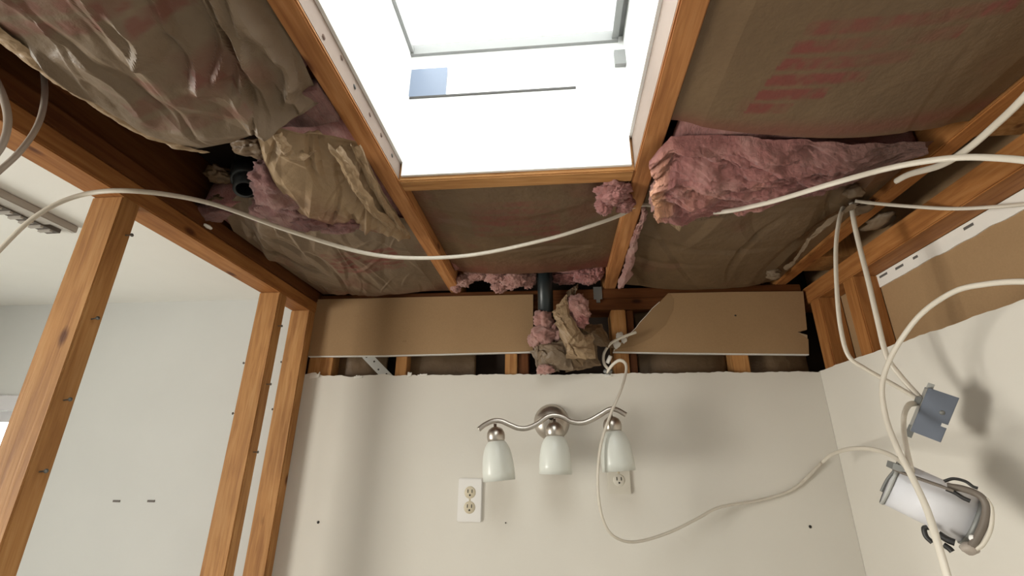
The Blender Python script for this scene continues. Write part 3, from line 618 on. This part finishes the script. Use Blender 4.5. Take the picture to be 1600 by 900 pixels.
tuft('small pink wool lump pressed under the header beside the right joist', [(onZ(958, 302, 2.130), (.035, .030, .022), 21), (onZ(945, 320, 2.120), (.022, .025, .018), 22), (onZ(975, 318, 2.125), (.022, .022, .018), 23)], M_pink)
e = empty('insulation_tuft', tuple(onZ(975, 410, 2.13))); tag(e, 'thin pink wool wisp along the rear right side of the right joist', 'insulation')
A = [onZ(1004, 325, 2.138), onZ(990, 365, 2.138), onZ(978, 400, 2.138), onZ(970, 430, 2.134), onZ(963, 446, 2.126)]; B = [onZ(1012, 330, 2.142), onZ(999, 368, 2.140), onZ(992, 402, 2.136), onZ(986, 432, 2.130), onZ(974, 448, 2.120)]
def fn(P, u, v):
    P[..., 2] += -.010*np.sin(np.pi*v)+.014*fbm(u*14, v*3, 0, 6, 4); P[..., 0] += .016*fbm(u*12, v*2, 0, 8, 4); return P
o = loft('fiberglass', A, B, 120, 16, fn, M_pink_l, e, None, True); sm = o.modifiers.new('thick', 'SOLIDIFY'); sm.thickness = .008; sm.offset = 1

# crumpled bundle of batt stuffed round the vent pipe
c = onY(880, 545, 1.38); e = empty('insulation_bundle', tuple(c)); tag(e, 'crumpled bundle of kraft paper and pink wool bulging out below the vent pipe', 'insulation')
for i, (px, py, Y, r, m) in enumerate(((850, 500, 1.385, (.030, .025, .030), M_pink_l), (848, 525, 1.385, (.038, .03, .028), M_pink_l), (836, 530, 1.39, (.022, .02, .026), M_pink_l), (868, 520, 1.39, (.022, .02, .03), M_pink_l), (903, 482, 1.365, (.034, .022, .042), M_pink_l), (908, 500, 1.37, (.022, .02, .025), M_pink), (852, 577, 1.375, (.026, .016, .014), M_pink_l))):
    blob('fiberglass', onY(px, py, Y), r, m, e, i+130, .55, 2.6, 4, 0, .2)
def scrap(poly4, seed, m, amp=.02, bulge=.02, n=50):
    a, b, c4, d4 = [np.array(onY(px, py, Y)) for px, py, Y in poly4]
    def fn(P, u, v):
        x, z = P[..., 0].copy(), P[..., 2].copy(); ed = np.clip(np.minimum(np.minimum(u, 1-u), np.minimum(v, 1-v))*6, .2, 1)
        P[..., 1] += (crumple(x, z, 22, seed, amp)-bulge*np.sin(np.pi*u)*np.sin(np.pi*v)+creases(x, z, 10, seed+1, 30, 90, .008, .008, .04))*ed
        P[..., 0] += .012*fbm(u*5, v*5, 0, seed, 3); P[..., 2] += .012*fbm(u*5, v*5, 0, seed+4, 3); return P
    return loft('kraft_paper', [a, d4], [b, c4], n, n, fn, m, e)
scrap([(862, 488, 1.365), (884, 458, 1.36), (892, 500, 1.345), (872, 510, 1.35)], 3, M_kraft_l, .01, .006)
scrap([(866, 505, 1.352), (892, 492, 1.348), (925, 545, 1.36), (890, 555, 1.35)], 7, M_kraft_l, .012, .012)
scrap([(882, 530, 1.35), (926, 520, 1.37), (932, 560, 1.37), (885, 560, 1.35)], 8, M_kraft_l, .014, .012)
scrap([(833, 535, 1.385), (890, 535, 1.36), (895, 578, 1.375), (838, 580, 1.39)], 9, M_kraft, .022, .028)
scrap([(828, 548, 1.40), (860, 540, 1.37), (875, 582, 1.385), (845, 585, 1.405)], 12, M_kraft, .02, .02)
scrap([(880, 548, 1.37), (930, 535, 1.39), (938, 572, 1.40), (885, 582, 1.39)], 14, M_kraft_d, .02, .02)
scrap([(895, 510, 1.375), (940, 505, 1.41), (960, 545, 1.42), (915, 540, 1.38)], 16, M_kraft_d, .02, .015)
scrap([(884, 456, 1.37), (905, 442, 1.39), (900, 462, 1.375), (886, 472, 1.37)], 18, M_kraft, .008, .004)
blob('inner_wool', onY(880, 548, 1.405), (.085, .028, .045), M_kraft_d, e, 160, .4, 2.5, 4)

# ------------------------------------------------------------------ pipes and metal
p = onY(852, 455, 1.40); e = empty('vent_pipe', (p[0], p[1], 2.0)); tag(e, 'black plastic vent pipe running up from the crumpled bundle into the ceiling', 'pipe')
lathe('pipe', [(.021, 0), (.0245, 0), (.0245, .275), (.021, .275), (.021, 0)], (p[0], 1.40, 2.005), (0, 0, 1), M_abs, e, 32)
p = onZ(383, 296, 2.15); e = empty('pipe_stub', tuple(p)); tag(e, 'short black pipe stub in the dark gap beside the torn kraft flap', 'pipe')
lathe('pipe', [(.018, .0), (.024, 0), (.024, .12), (.018, .12), (.018, 0)], p, (-.35, .25, 1), M_abs, e, 28); lathe('collar', [(.025, .03), (.030, .03), (.030, .07), (.025, .07)], p, (-.35, .25, 1), M_abs, e, 28)
# perforated strap
a = onY(566, 548, 1.450); b = onY(612, 596, 1.450); ax = _n(b-a); nn = np.array((0, 1., 0)); sd = np.cross(ax, nn)
e = empty('metal_strap', tuple((a+b)/2)); tag(e, 'grey perforated metal strap set diagonally in the slot under the left panel', 'strap')
frame_box('strap', (a+b)/2, ax, sd, nn, np.linalg.norm(b-a)+.02, .030, .0016, M_galv, e)
for t in np.linspace(-.02, 1, 6): lathe('hole', [(0, 0), (.003, 0), (.003, .0006), (0, .0006)], a+(b-a)*t+np.array((0, -.0009, 0))+sd*(.004 if int(t*5) % 2 else -.004), (0, -1, 0), M_slot, e, 12)
p = onY(934, 458, 1.4515); e = empty('nail_plate', tuple(p)); tag(e, 'small dull grey metal plate on the back plate near the right joist', 'metal plate')
box('plate', p[0]-.014, p[0]+.014, 1.4505, 1.4525, p[2]-.022, p[2]+.022, M_dgalv, e, .0006)
box('tab', p[0]-.006, p[0]+.006, 1.446, 1.4525, p[2]-.034, p[2]-.022, M_dgalv, e, .0006)

# ------------------------------------------------------------------ ceiling register in the left room
e = empty('air_register', (-1.215, .55, 2.137)); tag(e, 'long brown grey air register with dark louvres on the left room ceiling', 'register')
box('flange', -1.250, -1.172, .15, .885, 2.129, 2.1365, M_reg, e, .001); box('rim', -1.180, -1.166, .15, .915, 2.119, 2.1365, M_reg, e, .002)
box('slot', -1.262, -1.226, .15, .925, 2.1265, 2.1365, M_regd, e)
for k in range(34): y = .17+k*.0222; box('louvre', -1.261, -1.228, y, y+.007, 2.1215, 2.1275, M_reg, e)

# ------------------------------------------------------------------ vanity light
th = math.radians(5.3); O = np.array((-.016, YB, 1.713)); EX = np.array((math.cos(th), 0, math.sin(th))); EZ = np.array((-math.sin(th), 0, math.cos(th))); EY = np.array((0, -1., 0))
e = empty('vanity_light', tuple(O)); tag(e, 'three lamp nickel vanity light with wavy bar and frosted shades on the back wall', 'wall lamp')
lathe('backplate', [(.0, .030), (.012, .0295), (.028, .026), (.042, .018), (.050, .008), (.053, .0015), (.053, 0)], O, EY, M_nickel, e, 48)
lathe('stem', [(.008, .02), (.008, .113)], O+EZ*.005, EY, M_nickel, e, 20)
wav = [(748, 671), (757, 664), (770, 658), (783, 658), (797, 664), (810, 669), (824, 669), (840, 662), (854, 652), (866, 649), (880, 652), (893, 659), (908, 661), (922, 657), (938, 648), (952, 640), (963, 640), (978, 648)]
tube('wavy_bar', [onY(px, py, 1.325) for px, py in wav], .0068, M_nickel, e, .0032)
for i, (px, py, bx, by, rr) in enumerate(((774, 668, 780, 751, 1), (866, 660, 868, 741, 1), (955, 652, 967, 736, 1))):
    t = onY(px, py, 1.315); bt = onY(bx, by, 1.315); ax = _n(bt-t); ln = np.linalg.norm(bt-t)
    lathe('socket', [(0, -.010), (.004, -.010), (.0045, -.002), (.012, 0), (.019, .005), (.0235, .013), (.025, .022), (.024, .031), (.0215, .037), (.019, .037), (0, .030)], t, ax, M_nickel, e, 32)
    s = lathe('lamp_shade', [(rr_*.043, .036+(ln-.036)*f_) for rr_, f_ in ((.5, 0), (.62, .05), (.72, .12), (.82, .22), (.90, .36), (.96, .54), (1, .78), (.995, 1), (.93, 1), (.93, .78), (.89, .54), (.83, .36), (.75, .22), (.6, .10), (.45, .04))], t, ax, M_frost, e, 48)

# ------------------------------------------------------------------ outlets
def outlet(cx, cz, w_, h_, label, m=M_plate, tilt=0):
    e = empty('wall_outlet', (cx, YB, cz)); tag(e, label, 'outlet')
    box('cover_plate', cx-w_/2, cx+w_/2, YB-.006, YB-.0002, cz-h_/2, cz+h_/2, m, e, .0025)
    lathe('screw', [(0, .0006), (.0028, .0006), (.0032, 0)], (cx, YB-.006, cz), (0, -1, 0), M_ivory, e, 12)
    for s in (-1, 1):
        zc = cz+s*.0195
        r = lathe('receptacle', [(0, .0016), (.0145, .0016), (.0162, .0005), (.0165, 0)], (cx, YB-.006, zc), (0, -1, 0), M_ivory if m is M_plate else m, e, 28)
        for dx in (-.006, .006): box('slot', cx+dx-.0012, cx+dx+.0012, YB-.0081, YB-.0074, zc-.001, zc+.008, M_slot, r)
        lathe('slot', [(0, .0005), (.0026, .0005), (.0026, 0)], (cx, YB-.0076, zc-.007), (0, -1, 0), M_slot, r, 10)
    return e
outlet(-.254, 1.4985, .070, .114, 'ivory duplex outlet in a white plate under the left lamp shade')
outlet(.170, 1.575, .066, .110, 'plain white outlet plate in the shadow under the right lamp shade', mat('painted_plate', (.72, .68, .60), .45))

# ------------------------------------------------------------------ grey box and white housing by the right wall
bc = onX(1460, 648, .665); vd = _n(bc-CAM); dist = np.linalg.norm(bc-CAM); mpp = dist*(vd@CF)**1.5/F_PX
eu = _n(CR*30+CU*72); eu = _n(eu-vd*(eu@vd)); er = np.cross(vd, eu); ef = -vd; q = math.radians(9); c_, s_ = math.cos(q), math.sin(q)
er2 = er*c_-ef*s_; ef2 = ef*c_+er*s_
e = empty('junction_box', tuple(bc)); tag(e, 'blue grey plastic electrical box hanging from cables near the right wall', 'electrical box')
sw, sh, sd_ = 44*mpp, 87*mpp, .034
frame_box('box_back', bc, er2, eu, ef2, sw, sh, .003, M_box, e, .001)
for s in (-1, 1):
    frame_box('box_side', bc+er2*s*(sw/2-.001)-ef2*sd_/2, er2, eu, ef2, .002, sh, sd_, M_box_l if s < 0 else M_box, e); frame_box('box_end', bc+eu*s*(sh/2-.001)-ef2*sd_/2, er2, eu, ef2, sw, .002, sd_, M_box, e)
frame_box('mounting_ear', bc+eu*(sh/2+.004)-er2*sw*.42-ef2*.01, er2, eu, ef2, .009, .010, .004, M_box_l, e); frame_box('mounting_ear', bc-eu*(sh/2+.001)-er2*sw*.46-ef2*.012, er2, eu, ef2, .010, .022, .004, M_dgalv, e)
lathe('knockout', [(0, .0004), (.004, .0004), (.004, 0)], bc+ef2*.0016+eu*.008+er2*.008, ef2, M_dgalv, e, 16)
frame_box('snap_clip', bc+er2*(sw/2-.004)-eu*.012+ef2*.002, er2, eu, ef2, .009, .006, .003, M_gyp, e)
frame_box('cable_clamp', bc-er2*(sw/2+.004)+eu*sh*.18-ef2*.012, er2, eu, ef2, .010, .014, .010, M_dgalv, e, .002)

ca = CAM+_n(ray(1390, 752))*1.045; cb = CAM+_n(ray(1524, 815))*1.055; ax = _n(cb-ca); L = np.linalg.norm(cb-ca); rad = .0385
e = empty('fixture_housing', tuple((ca+cb)/2)); tag(e, 'white cylindrical fixture housing with dark wires hanging against the right wall', 'fixture housing')
lathe('housing', [(.0, .002), (rad*.9, .002), (rad, 0), (rad, L), (rad*.94, L), (0, L-.002)], ca, ax, M_white, e, 56)
lathe('end_rim', [(rad*1.005, -.001), (rad*1.05, -.001), (rad*1.05, .004), (rad*1.005, .004)], ca, ax, M_box_l, e, 48)
lathe('end_rim', [(rad*1.005, L-.008), (rad*1.06, L-.008), (rad*1.06, L), (rad*.9, L), (rad*.9, L-.002)], ca, ax, M_dgalv, e, 48)
M_band = mat('bracket_and_rim_shade', (.16, .13, .105), .5)
HX = lambda px, py, x=1.0: CAM+_n(ray(px, py))*x
t0 = HX(1402, 736, 1.0); t1 = HX(1480, 763, 1.0); upn = _n(CU)
frame_box('bracket', (t0+t1)/2, _n(t1-t0), CF, np.cross(_n(t1-t0), CF), np.linalg.norm(t1-t0), .02, .0045, M_band, e)
frame_box('bracket_tab', HX(1399, 729, 1.0), _n(t1-t0), CF, np.cross(_n(t1-t0), CF), (.014), .012, .014, M_dgalv, e)
tube('wire_and_rim_shade', [HX(1398, 735, 1.02), HX(1386, 750, 1.02), HX(1377, 768, 1.02)], .0022, M_dgalv, e, seg=8)
for pts, r, m in ((((1475, 752), (1490, 748), (1508, 752), (1520, 760), (1528, 763)), .0022, M_black), (((1478, 764), (1492, 770), (1505, 778), (1516, 783)), .003, M_black),
                  (((1480, 760), (1505, 764), (1530, 774), (1541, 790), (1538, 815), (1528, 838), (1516, 856)), .0050, M_band), (((1540, 778), (1549, 795), (1548, 825), (1536, 850), (1522, 860)), .0028, M_cable),  # thick brown arc draws the shadow along the housing's opening rim
                  (((1450, 824), (1444, 826), (1447, 838), (1457, 848)), .0035, M_black), (((1466, 834), (1480, 843), (1492, 848)), .005, M_black), (((1474, 851), (1483, 857), (1488, 862)), .004, M_black)):
    tube('wire_and_rim_shade', [HX(*p, 1.005) for p in pts], r, m, e, seg=8)
blob('wire_connector', HX(1515, 857, 1.01), (.012, .010, .008), M_cable_g, e, 3, .3, 2, 3); blob('wire_connector', HX(1520, 842, 1.005), (.004, .004, .006), M_plate, e, 4, .2, 2, 3)

# ------------------------------------------------------------------ cables
def cable(pts, label, a=.0048, b=.0030, m=M_cable, group=None, taper=None):
    P = [onY(*p) for p in pts]; o = tube('electrical_cable', P, a, m, None, b, taper=taper); return tag(o, label, 'cable', group)
cable([(-70, 470, .60), (0, 390, .60), (60, 335, .60), (130, 304, .61), (218, 299, .62), (330, 318, .70), (450, 360, .78), (560, 393, .84), (640, 403, .88), (740, 398, .91), (850, 375, .93), (920, 354, .94), (972, 335, .95), (988, 322, .95)],
      'long white cable sagging from the left stud across the ceiling to the right joist')
cable([(985, 325, .94), (1003, 320, .93), (1030, 322, .90), (1110, 332, .86), (1190, 319, .80), (1300, 287, .70), (1380, 265, .655), (1440, 253, .62), (1500, 246, .59), (1560, 247, .56), (1620, 253, .53), (1700, 268, .50)],
      'white cable emerging under the pink wool and arching to the right edge')
cable([(1400, 283, .80), (1422, 272, .765), (1470, 258, .70), (1510, 234, .65), (1550, 200, .60), (1600, 152, .54), (1680, 60, .47)], 'thick white cable rising steeply to the upper right corner', .0056, .0042)
cable([(1336, 314, .94), (1370, 318, .93), (1430, 323, .90), (1500, 326, .86), (1600, 319, .80), (1700, 305, .76)], 'thin white cable running level to the right edge above the white strip', .0040, .0028)
cable([(1318, 322, .98), (1311, 345, .96), (1306, 390, .95), (1308, 460, .95), (1314, 515, .95), (1326, 556, .95), (1352, 576, .945), (1400, 603, .94), (1432, 622, .935)], 'left one of two hanging cables ending at the grey box', .0052, .0036)
cable([(1330, 314, .97), (1334, 345, .96), (1343, 385, .955), (1357, 440, .95), (1371, 500, .95), (1385, 555, .95), (1405, 585, .945), (1436, 620, .935)], 'right one of two hanging cables ending at the grey box', .0052, .0036)
cable([(1680, 446, .62), (1600, 440, .66), (1540, 444, .70), (1490, 456, .74), (1440, 490, .80), (1405, 535, .84), (1385, 575, .86), (1378, 610, .86), (1385, 655, .84), (1402, 700, .80), (1425, 745, .76), (1448, 795, .72), (1464, 845, .69), (1480, 900, .67), (1495, 960, .66)], 'long white cable looping from the right edge down in front of the white housing', .0044, .0034)
cable([(1432, 630, .93), (1420, 633, .92), (1413, 648, .90), (1412, 670, .88), (1416, 700, .82), (1424, 735, .77)], 'short cable curling from the grey box down to the long looping cable', .0050, .0036)
cable([(1285, 722, 1.33), (1300, 710, 1.28), (1325, 702, 1.18), (1355, 701, 1.08), (1385, 708, .98), (1408, 722, .84), (1420, 738, .77)], 'thin white cable bridging from the back wall to the white housing', .0045, .0030)
cable([(994, 519, 1.415), (975, 526, 1.41), (955, 536, 1.41), (944, 552, 1.415), (944, 568, 1.42), (952, 578, 1.425)], 'short white cable end curled up against the torn brown panel', .0044, .0032)
cable([(948, 582, 1.43), (957, 570, 1.41), (968, 563, 1.39), (977, 568, 1.37), (978, 582, 1.35), (970, 610, 1.31), (955, 645, 1.29), (940, 690, 1.28), (934, 740, 1.28), (937, 790, 1.29), (948, 825, 1.30), (968, 843, 1.31), (998, 846, 1.33), (1045, 832, 1.36), (1090, 810, 1.39), (1115, 796, 1.405), (1140, 789, 1.415), (1185, 782, 1.428), (1240, 764, 1.434), (1285, 722, 1.43)],
      'long white cable drooping in front of the right lamp shade down the back wall', .0050, .0034)
e = empty('cable_clamp', tuple(onY(951, 580, 1.43))); tag(e, 'white and grey cable connector on the wall top below the torn panel end', 'cable connector')
tube('stub', [onY(954, 556, 1.405), onY(949, 567, 1.415)], .006, M_gyp, e, smoothpath=False); blob('clamp', onY(950, 580, 1.432), (.013, .008, .009), M_dgalv, e, 5, .3, 2, 3)
cable([(66, 100, .50), (70, 140, .485), (66, 175, .475), (54, 205, .465), (30, 238, .455), (0, 266, .45), (-40, 300, .44)], 'grey cable loop hanging at the far left edge, right of another loop', .0050, .0036, M_cable_g)
cable([(-30, 85, .43), (-4, 130, .43), (9, 165, .43), (12, 195, .43), (4, 225, .43), (-14, 252, .43)], 'grey cable loop cut by the far left edge of the view', .0050, .0036, M_cable_g)

# outside
struct(box('ground', -12, 12, 1.9, 16, -.6, -.5, M_ground))
